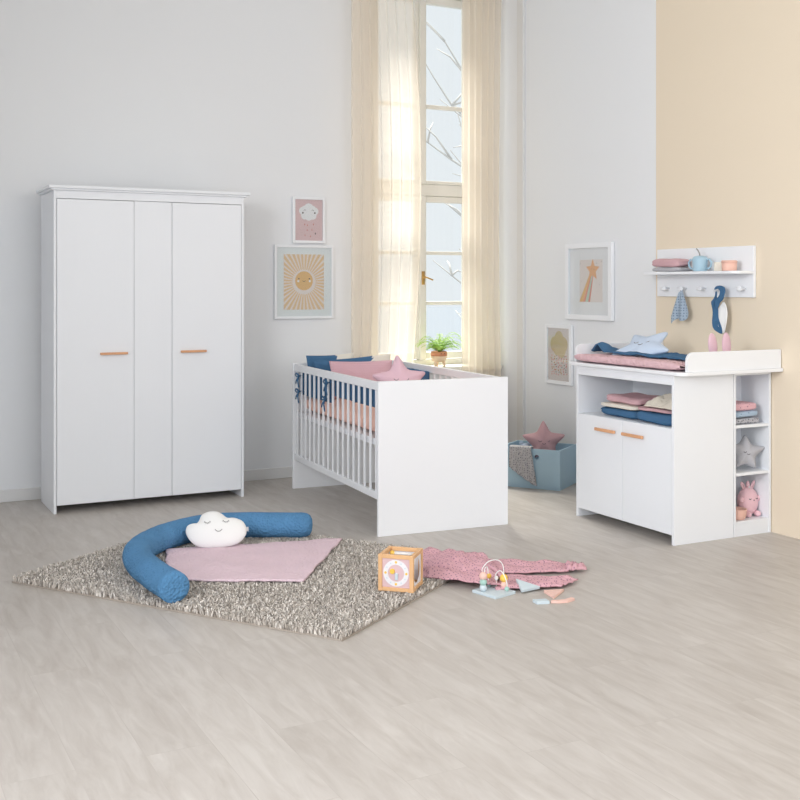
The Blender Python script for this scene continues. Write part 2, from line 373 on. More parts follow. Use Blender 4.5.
# ================================================================ CURTAINS
def curtain(x0, x1, label, folds, flare, seed):
    t = thing('sheer_curtain', label, 'curtain', (0, 6.85, 0), group='sheer curtains at the window')
    def fn(u, v):
        z = .012+(3.60-.012)*v
        xe = x1+flare*math.sin(PI*min(1, (1-v)*1.15)); xs = x0
        x = xs+(xe-xs)*u
        am = .026*(1+.35*noise.noise(Vector((u*7, seed, v*1.1))))
        y = am*math.sin(2*PI*folds*u+.9*noise.noise(Vector((u*3, v*1.3, seed))))+.008*noise.noise(Vector((u*22, v*1.5, seed)))
        return (x, y, z)
    MB(M['sheer']).grid(fn, folds*14, 40).build('curtain_fabric', t, smooth=True)
    MB(M['winframe']).box(x0, x1, -.035, .035, 3.585, 3.615).build('heading_tape', t, bevel=.004)
curtain(3.17, 3.63, 'cream sheer curtain hanging left of the window, next to the sun picture', 7, .09, 1)
curtain(4.07, 4.40, 'cream sheer curtain hanging right of the window in the room corner', 6, -.02, 5)
r = MB(M['winframe']); r.tube([(3.0, 6.85, 3.66), (4.43, 6.85, 3.66)], .013, 12)
for x in (3.05, 4.38): r.tube([(x, 6.85, 3.66), (x, 6.99, 3.66)], .008)
tag(r.build('curtain_rail', smooth=True), 'white rail carrying the sheer curtains above the window', 'curtain rail')

# ================================================================ WARDROBE
wd = thing('wardrobe', 'tall white wardrobe with two doors and wooden bar handles', 'wardrobe', (1.108, 6.485, 0))
Wd, Dp = 1.152, .435
B('lacquer', (0, .016, 0, Dp, 0, 1.875)).build('side_panel', wd, bevel=.0015)
B('lacquer', (Wd-.016, Wd, 0, Dp, 0, 1.875)).build('side_panel', wd, bevel=.0015)
B('lacquer', (-.030, Wd+.034, -.028, Dp, 1.886, 1.904), (-.018, Wd+.018, -.016, Dp, 1.875, 1.886)).build('cornice', wd, bevel=.003)
B('lacquer', (.016, Wd-.016, .0, .018, 1.829, 1.875)).build('top_rail', wd, bevel=.0015)
B('lacquer', (.466, .694, .002, .018, .048, 1.827)).build('centre_panel', wd, bevel=.0015)
B('lacquer', (.016, Wd-.016, .03, Dp-.01, .052, .07)).build('bottom_panel', wd)
B('lacquer', (.016, Wd-.016, Dp-.008, Dp, .05, 1.87)).build('back_panel', wd)
def bar_handle(parent, xc, y, z, l, ax='x'):
    h = MB(M['beech'])
    if ax == 'x':
        h.prism([(xc-l/2, y-.022), (xc+l/2, y-.022), (xc+l/2+.004, y-.014), (xc+l/2+.004, y-.008), (xc-l/2-.004, y-.008), (xc-l/2-.004, y-.014)], z-.007, z+.007)
        for q in (-.32, .32): h.box(xc+q*l-.005, xc+q*l+.005, y-.009, y, z-.004, z+.004)
    else:
        h.prism([(y-.022, xc-l/2), (y-.022, xc+l/2), (y-.014, xc+l/2+.004), (y-.008, xc+l/2+.004), (y-.008, xc-l/2-.004), (y-.014, xc-l/2-.004)][::-1], z-.008, z+.008)
        for q in (-.32, .32): h.box(y-.009, y, xc+q*l-.005, xc+q*l+.005, z-.004, z+.004)
    return h.build('handle', parent, bevel=.002)
for x0, x1, hx in ((.0185, .4635, .344), (.6965, Wd-.0185, .827)):
    d = B('lacquer', (x0, x1, -.0, .018, .048, 1.826)).build('door', wd, bevel=.0015)
    bar_handle(d, hx, 0, .921, .155)

# ================================================================ PICTURES
def picture(name, label, Mx, w, h, fw, dep, printw, printh, pm, matc='paper', glass=True, frame_mat='lacquer_smooth', pc=(0,0)):
    """Mx: matrix, z out of wall"""
    t = thing(name, label, 'picture', group='framed nursery pictures on the walls'); t.matrix_world = Mx
    B(frame_mat, (-w/2, -w/2+fw, -h/2, h/2, .002, dep), (w/2-fw, w/2, -h/2, h/2, .002, dep), (-w/2+fw, w/2-fw, h/2-fw, h/2, .002, dep), (-w/2+fw, w/2-fw, -h/2, -h/2+fw, .002, dep)).build('frame', t, bevel=.0015)
    B(matc, (-w/2+fw, w/2-fw, -h/2+fw, h/2-fw, .004, dep*.45)).build('mount', t)
    if glass: B('glass', (-w/2+fw, w/2-fw, -h/2+fw, h/2-fw, dep*.8, dep*.8+.0015)).build('glass', t)
    p = MB(M[pm]); z = dep*.45
    p.box(pc[0]-printw/2, pc[0]+printw/2, pc[1]-printh/2, pc[1]+printh/2, z, z+.0008)
    return t, p, z+.0008
def cloud_outline(w, h, n=90, lobes=((0,0,.33),(0,.2,.24),(-.3,.06,.2),(.31,.05,.19),(-.2,-.17,.2),(.2,-.17,.2),(0,-.22,.2),(-.17,.13,.2),(.18,.13,.2))):
    out = []
    for i in range(n):
        a = 2*PI*i/n; dx, dy = math.cos(a), math.sin(a); best = 0
        for (cx, cy, r) in lobes:
            bq = dx*cx+dy*cy; q = bq*bq-(cx*cx+cy*cy-r*r)
            if q >= 0: best = max(best, bq+math.sqrt(q))
        out.append((best*dx*w, best*dy*h))
    return out
def arc(cx, cy, r, a0, a1, n=8): return [(cx+r*math.cos(math.radians(a0+(a1-a0)*i/n)), cy+r*math.sin(math.radians(a0+(a1-a0)*i/n))) for i in range(n+1)]
# large sun
t, p, z = picture('sun_picture', 'larger white framed picture of a smiling ochre sun with rays', facing((2.872, 6.998, 1.348), (0,-1,0)), .44, .51, .017, .022, .301, .384, 'printlilac')
hw, hh = .1495, .191; p.use(M['printray'])
def edge(a):
    c, s_ = math.cos(a), math.sin(a); return min(hw/abs(c) if abs(c) > 1e-6 else 9, (hh if True else 0)/abs(s_) if abs(s_) > 1e-6 else 9)
NR = 40
for i in range(NR):
    a = 2*PI*(i+.5)/NR; dw = PI/NR*.55; pts = []
    for aa in (a-dw, a+dw): pts.append((.086*math.cos(aa), .086*math.sin(aa)))
    o2 = [(edge(aa)*math.cos(aa), edge(aa)*math.sin(aa)) for aa in (a+dw*1.05, a, a-dw*1.05)]
    if max(abs(abs(o2[0][0])-hw), abs(abs(o2[2][1])-hh)) < 1e-6 or max(abs(abs(o2[0][1])-hh), abs(abs(o2[2][0])-hw)) < 1e-6:
        o2[1] = (math.copysign(hw, o2[1][0]), math.copysign(hh, o2[1][1]))
    p.prism((pts+o2), z, z+.0004)
p.use(M['printochre']).prism(circ(0, .008, .066, 40), z, z+.0008)
p.use(M['dark']); z2 = z+.0008
for sx in (-1, 1): p.prism(circ(sx*.04, .022, .006, 12, .004), z2, z2+.0005)
p.tube([(x, y, z2) for x, y in arc(0, .018, .014, 220, 320)], .0016, 5)
p.use(M['printwhite'])
for sx in (-1, 1): p.prism(circ(sx*.043, .006, .008, 14), z2, z2+.0005)
p.build('print', t)
# small cloud
t, p, z = picture('cloud_picture', 'small white framed pink picture of a white rain cloud above the sun picture', facing((2.908, 6.998, 1.778), (0,-1,0)), .244, .322, .019, .02, .206, .284, 'printpink')
p.use(M['printwhite']).prism([(x, y+.055) for x, y in cloud_outline(.145, .14)], z, z+.0006)
z2 = z+.0006; p.use(M['dark'])
for sx in (-1, 1): p.tube([(x, y, z2) for x, y in arc(sx*.03, .062, .009, 20, 160)], .0013, 5); p.prism(circ(sx*.045, .05, .0065, 12), z2, z2+.0004)
p.use(M['dropred'])
for x, y in ((-.03,-.03),(-.01,-.035),(.035,-.028),(-.012,-.068),(.024,-.066),(-.028,-.104),(.012,-.112)): p.prism([(x-.0035,y-.004),(x,y-.007),(x+.0035,y-.004),(x,y+.008)], z, z+.0005)
p.use(M['dark']).prism([(.045,-.096),(.0495,-.099),(.054,-.096),(.0495,-.083)], z, z+.0005)
p.build('print', t)
# shooting star, right wall
def rightwall(y, z): return facing((4.448, y, z), (-1,0,0))
t, p, z = picture('star_picture', 'deep white framed picture of a star with rainbow trail on the white side wall', rightwall(5.822, 1.35), .50, .512, .034, .03, .245, .282, 'printlilac', 'printwhite', pc=(.018,.004))
p.use(M['printorange'])
p.xf(Matrix.Translation((.018,0,0)))
S = Matrix.Translation((.038, .075, 0)) @ Matrix.Rotation(-.15, 4, 'Z')
for k, (mt, x0, x1) in enumerate((('printochre',-.125,-.1),('printorange',-.1,-.078),('printrose',-.078,-.06),('printmint',-.06,-.028),('printrose',-.028,-.01))):
    tx0 = -.02+(x0+.125)*.42; tx1 = -.02+(x1+.125)*.42
    p.use(M[mt]).prism([(x0,-.135),(x1,-.135),(tx1,.04),(tx0,.04)], z, z+.0004)
p.use(M['printorange']).xf(S).prism(star(.075, .034, 98, 5, .2), z+.0004, z+.001)
p.use(M['dark'])
for x in (-.014, .014): p.prism(circ(x, .006, .003, 8), z+.001, z+.0014)
p.xf(Matrix.Translation((.018,0,0))).use(M['printgrey'])
for x, y in ((-.115,.12),(.11,.13),(.09,-.02),(-.105,.0),(.06,.12)): p.prism(circ(x, y, .004, 8), z, z+.0004)
p.build('print', t)
# golden cloud
t, p, z = picture('golden_cloud_picture', 'narrow white framed picture of a golden cloud above coloured raindrops, low on the side wall', rightwall(6.165, .846), .305, .412, .024, .025, .257, .364, 'printmauve')
p.use(M['printgold']).prism([(x, y+.07) for x, y in cloud_outline(.20, .22, lobes=((0,0,.28),(0,.16,.26),(-.26,.0,.24),(.26,.0,.24),(-.1,-.12,.24),(.14,-.18,.24)))], z, z+.0006)
rnd = random.Random(5)
for i in range(7):
    for j in range(9):
        x = -.085+i*.028+rnd.uniform(-.008,.008); y = -.012-j*.0155+rnd.uniform(-.005,.005)
        p.use(M[rnd.choice(['printrose','dropgold','dropred','dropgrey','printrose'])]).prism(circ(x, y, .0062, 8, .005), z, z+.0005)
p.build('print', t)

# ================================================================ PLANT
pl = thing('potted_fern', 'small green fern in a two-tone terracotta pot on three feet on the window sill', 'plant', (3.945, 6.985, .7255))
pb = MB(M['potcream']); pb.lathe([(.03,.034),(.047,.04),(.056,.058),(.06,.078)], 28); pb.use(M['terracotta']).lathe([(.06,.078),(.061,.098),(.058,.112),(.053,.112),(.05,.1)], 28)
for a in (200, 320, 80): 
    x, y = .034*math.cos(math.radians(a)), .034*math.sin(math.radians(a)); pb.use(M['potcream']).tube([(x,y,.045),(x*1.25,y*1.25,.0)], [.013,.007], 10)
pb.use(M['dark'])
for x in (-.014, .014): pb.ball((x,-.0605,.098), .0035, 8, 6)
pb.build('pot', pl, smooth=True)
MB(M['soil']).lathe([(.0,.1),(.05,.1),(.05,.103),(0,.104)], 20).build('soil', pl)
fm = MB(M['fern']); rnd = random.Random(11)
for i in range(60):
    a = rnd.uniform(0, 2*PI); l = rnd.uniform(.12, .22); up = rnd.uniform(.9, 3.0); p0 = Vector((0,0,.105)); pts = []
    d = Vector((math.cos(a), math.sin(a)*.55, 0))
    for k in range(9):
        s_ = k/8; pts.append(p0+d*l*s_+Vector((0,0, l*up*(s_*.75-s_*s_*.62))))
    fm.tube(pts, [.0014]*9, 4)
    side = Vector((-d.y, d.x, 0)).normalized()
    for k in range(1, 9):
        w_ = .034*(1-(k/9)**2)+.005
        for sg in (-1, 1):
            q = pts[k]; tip = q+side*sg*w_+d*.008+Vector((0,0,-.003)); m_ = q.lerp(tip, .5)
            fm.add([tuple(q), tuple(m_+d*.008), tuple(tip), tuple(m_-d*.006+Vector((0,0,.002)))], [(0,1,2,3)])
fm.build('foliage', pl)

# ================================================================ CRIB
CR = thing('crib', 'white baby crib with solid end panels and barred sides', 'crib', (2.523, 5.115, 0), -math.radians(4.2))
CW, CL = .775, 1.5
for y0, y1 in ((0, .02), (CL-.02, CL)):
    B('lacquer_smooth', (0, CW, y0, y1, 0, .817)).build('end_panel', CR, bevel=.002)
for x0 in (.006, CW-.028):
    B('lacquer_smooth', (x0, x0+.022, .02, CL-.02, .768, .812)).build('top_rail', CR, bevel=.003)
    B('lacquer_smooth', (x0, x0+.022, .02, CL-.02, .19, .228)).build('bottom_rail', CR, bevel=.003)
    for k in range(17):
        y = .065+k*(CL-.13)/16
        MB(M['lacquer_smooth']).box(x0+.004, x0+.015, y-.008, y+.008, .226, .77).build('bar', CR, bevel=.002)
B('lacquer_smooth', (.034, CW-.034, .021, CL-.021, .465, .5)).build('mattress_base', CR, bevel=.002)
cribM = Matrix.Translation((2.523, 5.115, 0)) @ Matrix.Rotation(-math.radians(4.2), 4, 'Z')
CZR = -math.radians(4.2)
def cp(x, y, z=0): return tuple(cribM @ Vector((x, y, z)))
mt = MB(M['peach']).slab((0, 0, .055), CW/2-.060, CL/2-.03, .055, .12, .0, n=80, k=16)
tag(mt.build('crib_mattress', smooth=True), 'mattress in a peach pink sheet lying inside the white crib', 'mattress', loc=cp(CW/2, CL/2, .501)).rotation_euler = (0,0,CZR)
# blue bumper, three padded runs
bu = thing('crib_bumper', 'padded dark blue crib bumper tied inside the crib bars with bows', 'crib bumper', (2.523, 5.115, 0), CZR)
def pad(pts, z0, z1, th, name):
    P_ = [Vector((a, b_, 0)) for a, b_ in pts]
    L_ = [0]
    for i in range(len(P_)-1): L_.append(L_[-1]+(P_[i+1]-P_[i]).length)
    def pos(s_):
        s_ = min(max(s_, 0), L_[-1])
        for i in range(len(P_)-1):
            if s_ <= L_[i+1]+1e-9:
                t_ = (s_-L_[i])/(L_[i+1]-L_[i]); d = (P_[i+1]-P_[i]).normalized(); return P_[i].lerp(P_[i+1], t_), Vector((-d.y, d.x, 0))
    def fn(u, v):
        p, n = pos(u*L_[-1]); a = 2*PI*v
        cz, cy = math.cos(a), math.sin(a)
        e = math.sin(PI*min(1, max(0, u*12 if u < .083 else ((1-u)*12 if u > .917 else .5))))**.4 if (u < .042 or u > .958) else 1
        puff = 1+.25*abs(math.sin(PI*u*L_[-1]/.21))
        zz_ = (z0+z1)/2+(z1-z0)/2*math.copysign(abs(cz)**.35, cz)+.004*noise.noise(Vector((u*25, v*3, 0)))
        q = p+n*math.copysign(abs(cy)**.8, cy)*th*(.35+.65*e)*puff
        return (q.x, q.y, zz_)
    return MB(M['blue_smooth']).grid(fn, 90, 24).build(name, bu, smooth=True)
pad([(.043, .06), (.043, .79)], .664, .778, .007, 'pad')
pad([(.043, .81), (.043, CL-.05), (.10, CL-.036), (CW-.10, CL-.036), (CW-.043, CL-.06), (CW-.043, .95)], .618, .778, .007, 'pad')
for y, z in ((1.345, .745), (1.345, .645), (.80, .745), (.84, .645)):
    tm = MB(M['blue_smooth']); rnd = random.Random(int(y*100+z*10))
    x = -.004
    for sg in (-1, 1):
        tm.tube([(x,y,z),(x-.012,y+sg*.02,z+.018),(x-.012,y+sg*.036,z+.006),(x-.008,y+sg*.02,z-.006),(x,y,z)], .0045, 6)
        tm.tube([(x,y,z),(x-.012,y+sg*.014,z-.03),(x-.01,y+sg*.03,z-.06+sg*.01)], .0042, 6)
    tm.ball((x,y,z), .008, 10, 8); tm.tube([(x,y,z),(.045,y,z+.006)], .004, 6)
    tm.build('tie', bu, smooth=True)
# cushions
def cushion(name, label, mat, cx, cy, cz, w, h, th, tilt, rz, roll=0, cat='cushion', mat2=None, split=.5, extra=None):
    """upright cushion, bottom edge centre at (cx,cy,cz), leaning back by tilt"""
    m = MB(M[mat]); out = []
    n = 26
    pts = []
    for i in range(4*n):
        k, t_ = divmod(i, n); t_ /= n; pin = .06
        A = [(-w/2,-h/2),(w/2,-h/2),(w/2,h/2),(-w/2,h/2)]; a, b_ = Vector(A[k]), Vector(A[(k+1)%4])
        q = a.lerp(b_, t_); q = q*(1-pin*math.sin(PI*t_)); pts.append((q.x, q.y))
    m.inflate(pts, th, 10, .55, .12)
    if mat2:
        m.mats.append(M[mat2])
        for i, f in enumerate(m.f):
            if sum(m.v[k][0] for k in f)/4 > w*(split-.5): m.mi[i] = 1
    o = m.build(name, smooth=True); tag(o, label, cat, 'cushions in the crib')
    o.matrix_world = Matrix.Translation((cx, cy, cz)) @ Matrix.Rotation(rz, 4, 'Z') @ Matrix.Rotation(PI/2-tilt, 4, 'X') @ Matrix.Rotation(roll, 4, 'Z') @ Matrix.Translation((0, h/2, 0))
    return o
def cr_cushion(label, mat, u, v, w, h, th, tilt, roll=0, **k):
    x, y, z = cp(u, v, .614); return cushion('cushion', label, mat, x, y, z, w, h, th, tilt, CZR, roll, **k)
cr_cushion('blue cushion with a cream half at the far left corner of the crib', 'blue_smooth', .235, 1.385, .33, .262, .03, .05, .03, mat2='cream', split=.62)
cr_cushion('long dark blue cushion with a cream end standing behind the rose one', 'blue_smooth', .36, 1.27, .54, .248, .035, .10, .065, mat2='cream', split=.74)
cr_cushion('rose pink cushion with raised dots leaning inside the crib', 'dotrosepillow', .345, 1.10, .43, .238, .04, .22, -.01)

def plush_star(name, label, mat, R, r, th, mx, rot=90, lens=None, face=True, facecol='dark', wob=.12):
    t = thing(name, label, 'star plush', group='star plushes around the nursery'); t.matrix_world = mx
    MB(M[mat]).inflate(star(R, r, rot, 9, .5, lens), th, 9, .55, wob).build('body', t, smooth=True)
    if face:
        f = MB(M[facecol]); s_ = R
        for sx in (-1, 1): MB(M[facecol]).tube([(x, y, th*.97) for x, y in arc(sx*.17*s_, .08*s_, .08*s_, 200, 340)], .0016, 5).build('eye', t, smooth=True)
        f.tube([(x, y, th*.98) for x, y in arc(0, -.02*s_, .09*s_, 210, 330)], .0016, 5)
        f.build('mouth', t, smooth=True)
    return t
plush_star('star_plush', 'rose plush star leaning inside the crib behind its near end panel', 'roseplush', .175, .088, .05, facing((2.835, 5.47, .772), (-.25, -.9, .35)), 92)

# ================================================================ CHANGING TABLE (dresser)
D0 = (3.770, 4.250, 0)
DR = thing('changing_dresser', 'white changing dresser with two doors and an open niche', 'dresser', D0)
DX, DY, DH = .405, .822, .866      # depth in x, width in y
B('lacquer', (0, DX, 0, .018, 0, DH)).build('side_panel', DR, bevel=.0015)
B('lacquer', (0, DX, DY-.018, DY, 0, DH)).build('side_panel', DR, bevel=.0015)
B('lacquer', (0, DX, .018, DY-.018, DH-.018, DH)).build('top_panel', DR)
B('lacquer', (0.001, .017, .018, DY-.018, .814, DH-.018)).build('front_rail', DR, bevel=.0015)
B('lacquer', (.019, DX-.008, .018, DY-.018, .575, .593)).build('niche_shelf', DR, bevel=.001)
B('lacquer', (.019, DX-.008, .018, DY-.018, .06, .078)).build('bottom_panel', DR)
B('lacquer', (DX-.008, DX, .018, DY-.018, .05, DH-.018)).build('back_panel', DR)
for y0, y1, hy in ((.0195, .4095, .312), (.4120, DY-.0195, .545)):
    d = B('lacquer', (.0, .018, y0, y1, .05, .592)).build('door', DR, bevel=.0015)
    bar_handle(d, hy, 0, .523, .165, 'y')
# side shelf unit between dresser and yellow wall
SU = thing('side_shelf_unit', 'narrow open white shelf unit between the dresser and the yellow wall', 'shelf', (4.178, 4.250, 0))
SW, SD, SH = .266, .21, .862
B('lacquer', (0, .014, 0, SD, 0, SH)).build('side_panel', SU, bevel=.001)
B('lacquer', (SW-.014, SW, 0, SD, 0, SH)).build('side_panel', SU, bevel=.001)
B('lacquer', (.014, SW-.014, .0, SD, SH-.014, SH)).build('top_panel', SU)
B('lacquer', (.014, SW-.014, SD-.008, SD, .0, SH-.014)).build('back_panel', SU)
for z in (.586, .334, .078): B('lacquer', (.014, SW-.014, .003, SD-.008, z-.016, z)).build('shelf_board', SU, bevel=.001)
B('lacquer', (.014, SW-.014, .004, .018, 0, .062)).build('plinth', SU)
# changing top
CT = thing('changing_tray', 'white changing tray with raised rounded side boards on the dresser', 'changing tray', (3.745, 4.168, .8665))
ct = MB(M['lacquer_smooth']); ct.prism(rrect(0, .702, 0, .965, .05, 8, (0,1,1,0)), 0, .018); ct.build('base_board', CT, bevel=.002)
for y in (.012, .935):
    sb = MB(M['lacquer_smooth']); sb.xf(Matrix.Translation((0, y+.018, 0)) @ Matrix.Rotation(PI/2, 4, 'X'))
    sb.prism(rrect(.05, .70, .018, .118, .045, 8, (0,1,0,0)), 0, .018); sb.build('side_board', CT, bevel=.002)
ZT = .885
# changing mat (ribbed)
def matfn(u, v):
    a = 2*PI*v; cx_, sz = math.cos(a), math.sin(a); X = .185*math.copysign(abs(cx_)**.4, cx_); e = 1-abs(2*u-1)**14
    Y = -.443+.886*u; rib = 1+.34*abs(math.sin(PI*Y/.042))
    return (X*(.9+.1*e)+.006*noise.noise(Vector((Y*5,0,v))), Y, .021+(.019*math.copysign(abs(sz)**.6, sz))*e*(rib if sz > 0 else 1)+(.004*noise.noise(Vector((Y*6, X*6, 0)))+.012*(abs(X)/.185)**4)*(1 if sz > 0 else 0))
o = MB(M['rosequilt']).grid(matfn, 150, 32).build('changing_mat', smooth=True); tag(o, 'rose pink quilted changing mat lying on the white changing tray', 'changing mat', loc=(3.938, 4.653, ZT))
# blue blanket on mat
def bl(u, v):
    x = -.02+.27*v+.02*noise.noise(Vector((u*4, 0, 1))); y = .83*u-.415
    pk = .055*math.exp(-((u-.93)/.045)**2-((v-.1)/.25)**2)
    z = .012*noise.noise(Vector((u*7, v*3, 2)))+.006*noise.noise(Vector((u*19, v*8, 5)))+pk+.012
    if v > .75: z -= (v-.75)*.02
    return (x, y, z)
o = MB(M['blue_smooth']).grid(bl, 90, 36).build('muslin_blanket', smooth=True, solid=.008, offset=0); tag(o, 'crumpled dark blue muslin blanket spread over the changing mat', 'blanket', loc=(3.90, 4.66, ZT+.046))
def tilted(loc, n, roll=0): return facing(loc, n, roll)
plush_star('star_plush', 'pale sky blue plush star lying on the blue blanket on the changing tray', 'skyplush', .188, .1, .034, facing((4.03, 4.80, ZT+.088), (-.5, -.12, .86), .22), 54, face=True, lens=(1,1,1.05,.95,1.05))
# rabbit behind the near board
rb = thing('rabbit_plush', 'rose plush rabbit with only its two long ears above the changing tray board', 'rabbit plush', (4.108, 4.275, ZT+.001), .0)
MB(M['roseplush']).ball((0,0,.045), (.065,.036,.045)).build('body', rb, smooth=True)
for sx in (-1, 1):
    e = MB(M['roseplush']); e.xf(Matrix.Translation((sx*.046, 0, .06)) @ Matrix.Rotation(sx*.03-.1, 4, 'Y') @ Matrix.Rotation(PI/2, 4, 'X'))
    e.inflate([(x, y+.062) for x, y in circ(0, 0, .030, 24, .068)], .01, 6); e.build('ear', rb, smooth=True)

# towels
def towel(name, label, mat, cx, cy, z0, a, b, h, layers=1, seed=1, rot=0, group=None, amp=.004, cat='folded towel'):
    m = MB(M[mat]); hh = h/layers
    for k in range(layers):
        m.slab(((k%2)*.004, (seed*k%3-1)*.003, hh*(k+.5)), a-.003*k, b-.003*((k+seed)%2), hh*.5, .26, amp, seed+k, 9, groove=.035)
    m.v = [(x, y, max(z, 0.0005)) for x, y, z in m.v]
    o = m.build(name, smooth=True); o.location = (cx, cy, z0); o.rotation_euler = (0, 0, rot); return tag(o, label, cat, group or {'folded towel': 'folded towels in the dresser niche', 'folded cloth': 'folded cloths on the side shelf', 'folded blanket': 'folded blankets on the wall shelf'}[cat])
zs = .594
towel('folded_towel', 'dark blue folded towel, bottom of the left pile in the dresser niche', 'blue_smooth', 3.93, 4.775, zs, .115, .160, .05, 1, 1, amp=.008)
towel('folded_towel', 'cream folded towel between rose and blue in the left pile of the niche', 'cream', 3.925, 4.765, zs+.0505, .12, .155, .026, 1, 2)
towel('folded_towel', 'dusty rose rolled towel, topmost of the left pile in the niche', 'rose', 3.925, 4.735, zs+.077, .11, .15, .045, 1, 3, amp=.008)
towel('folded_towel', 'dark blue folded towel, bottom of the right pile in the dresser niche', 'blue_smooth', 3.93, 4.455, zs, .13, .148, .06, 1, 4, amp=.008)
towel('folded_towel', 'rose folded towel between blue and oat cloth in the right pile', 'rose', 3.925, 4.465, zs+.0605, .12, .135, .022, 1, 5)
def crumple(name, label, mat, loc, a, b, h, seed, cat='cloth'):
    def fn(u, v):
        x = (2*u-1); y = (2*v-1); r = max(abs(x), abs(y))
        z = h*(1-r**2.2)+h*.35*noise.noise(Vector((x*2.6, y*2.6, seed)))*(1-r*.6)+h*.12*noise.noise(Vector((x*8, y*8, seed)))
        w = 1+.1*noise.noise(Vector((x*2, y*2, seed+4)))
        return (x*a*w, y*b*w, max(z, .003))
    o = MB(M[mat]).grid(fn, 40, 40).build(name, smooth=True, solid=.006, offset=1); return tag(o, label, cat, loc=loc)
crumple('crumpled_cloth', 'oat coloured crumpled cloth on top of the right pile in the niche', 'oat', (3.915, 4.42, zs+.084), .1, .115, .062, 9)
# unit shelf piles
towel('folded_cloth', 'dark grey dotted folded cloth, lowest on the upper side shelf', 'dotgreyfold', 4.292, 4.345, .5865, .095, .08, .034, 1, 3, cat='folded cloth')
towel('folded_cloth', 'pale blue folded cloth in the middle of the side shelf pile', 'dotsky', 4.288, 4.345, .6215, .09, .078, .034, 1, 4, cat='folded cloth')
towel('folded_cloth', 'rose folded cloth on top of the side shelf pile', 'dotrosefold', 4.286, 4.345, .6565, .085, .075, .042, 1, 5, cat='folded cloth')
plush_star('star_plush', 'grey plush star on the middle board of the side shelf unit', 'greyplush', .108, .058, .036, facing((4.322, 4.315, .425), (-.25, -.95, .22)), 84, lens=(.95,1,1,.95,1.25))
# pink bunny + bowl
bn = thing('bunny_plush', 'round pink bunny plush behind the apricot bowl on the lowest side shelf', 'bunny plush', (4.371, 4.345, .079), .0)
MB(M['bunnypink']).ball((0,0,.078), (.064,.045,.077), 28, 18).build('body', bn, smooth=True)
for sx in (-1, 1):
    MB(M['bunnypink']).ball((sx*(.064 if sx < 0 else .058),-.018,.092), (.014,.012,.017), 14, 10).build('arm', bn, smooth=True)
    MB(M['bunnypink']).ball((sx*.034,-.036,.015), (.016,.022,.015), 14, 10).build('foot', bn, smooth=True)
    e = MB(M['bunnypink']); e.xf(Matrix.Translation((sx*.022,0,.140)) @ Matrix.Rotation(sx*.55, 4, 'Y') @ Matrix.Rotation(PI/2, 4, 'X')); e.inflate(circ(0, .024, .012, 18, .03), .006, 5); e.use(M['rose']).xf(e.X @ Matrix.Translation((0,0,.003))); e.inflate(circ(0, .024, .006, 14, .02), .004, 4)
    e.build('ear', bn, smooth=True)
tf = MB(M['bunnypink']); tf.ball((0,0,.165), (.011,.01,.022), 14, 10); tf.use(M['whiteplush']).box(-.005,.005,-.014,-.009,.146,.158); tf.build('tuft', bn, smooth=True)
for sx in (-1, 1): MB(M['dark']).tube([(x, -.0425, z) for x, z in arc(sx*.024, .102, .007, 200, 340)], .0018, 5).build('eye', bn, smooth=True)
MB(M['dark']).ball((0,-.046,.09), (.004,.002,.0035), 8, 6).build('nose', bn, smooth=True)
bw = MB(M['apricot']); bw.lathe([(.0,.0),(.034,.0),(.043,.004),(.050,.024),(.053,.052),(.0545,.056),(.051,.056),(.047,.026),(.039,.008),(.0,.007)], 36)
tag(bw.build('bowl', smooth=True), 'apricot feeding bowl on the lowest board of the side shelf unit', 'bowl', loc=(4.254, 4.308, .0785))

# ================================================================ WALL SHELF
WS = thing('wall_shelf', 'white wall shelf with backboard and five pegs on the yellow wall', 'wall shelf', (4.448, 4.36, 1.257))
B('lacquer_smooth', (-.018, 0, 0, .785, 0, .284)).build('backboard', WS, bevel=.002)
sb = MB(M['lacquer_smooth']); sb.prism(rrect(-.155, -.018, .0, .785, .05, 8, (0,1,1,0)), .130, .146); sb.build('shelf_board', WS, bevel=.002)
PEG = [.065, .245, .374, .532, .68]
for y in PEG:
    h = MB(M['lacquer_smooth']); h.xf(Matrix.Translation((-.018, y, .048)) @ Matrix.Rotation(-PI/2, 4, 'Y')); h.lathe([(.006,0),(.006,.03),(.011,.036),(.015,.044),(.012,.05),(0,.051)], 24, sy=1.6); h.build('peg', WS, smooth=True)
zsf = 1.257+.1465
towel('folded_blanket', 'grey folded blanket under the rose one on the wall shelf', 'greyplush', 4.352, 4.925, zsf, .062, .118, .026, 1, 2, cat='folded blanket')
towel('folded_blanket', 'rose folded blanket on the left end of the wall shelf', 'rose', 4.352, 4.93, zsf+.0265, .06, .112, .048, 1, 6, amp=.008, cat='folded blanket')
cpb = thing('sippy_cup', 'pale blue two-handled training cup with a straw on the wall shelf', 'cup', (4.352, 4.690, zsf), .3)
cpb.scale = (1.2, 1.2, 1.2)
MB(M['cupblue']).lathe([(0,0),(.031,0),(.033,.004),(.036,.055),(.035,.062),(.028,.07),(.012,.074),(0,.074)], 28).build('cup_body', cpb, smooth=True)
for sg in (-1, 1): MB(M['cupblue']).tube([(0, sg*.033, .056), (0, sg*.05, .056), (0, sg*.06, .042), (0, sg*.058, .026), (0, sg*.048, .014), (0, sg*.033, .012)], .0048, 10).build('handle', cpb, smooth=True)
MB(M['metal']).tube([(0,0,.07),(0,.003,.085),(0,.012,.1),(0,.02,.108)], .003, 8).build('straw', cpb, smooth=True, label='grey straw')
tag(MB(M['cream']).lathe([(0,0),(.026,0),(.028,.003),(.028,.046),(.0255,.05),(.024,.05),(.024,.006),(0,.005)], 28).build('beaker', smooth=True), 'cream beaker between the blue and apricot cups on the wall shelf', 'beaker', loc=(4.385, 4.575, zsf))
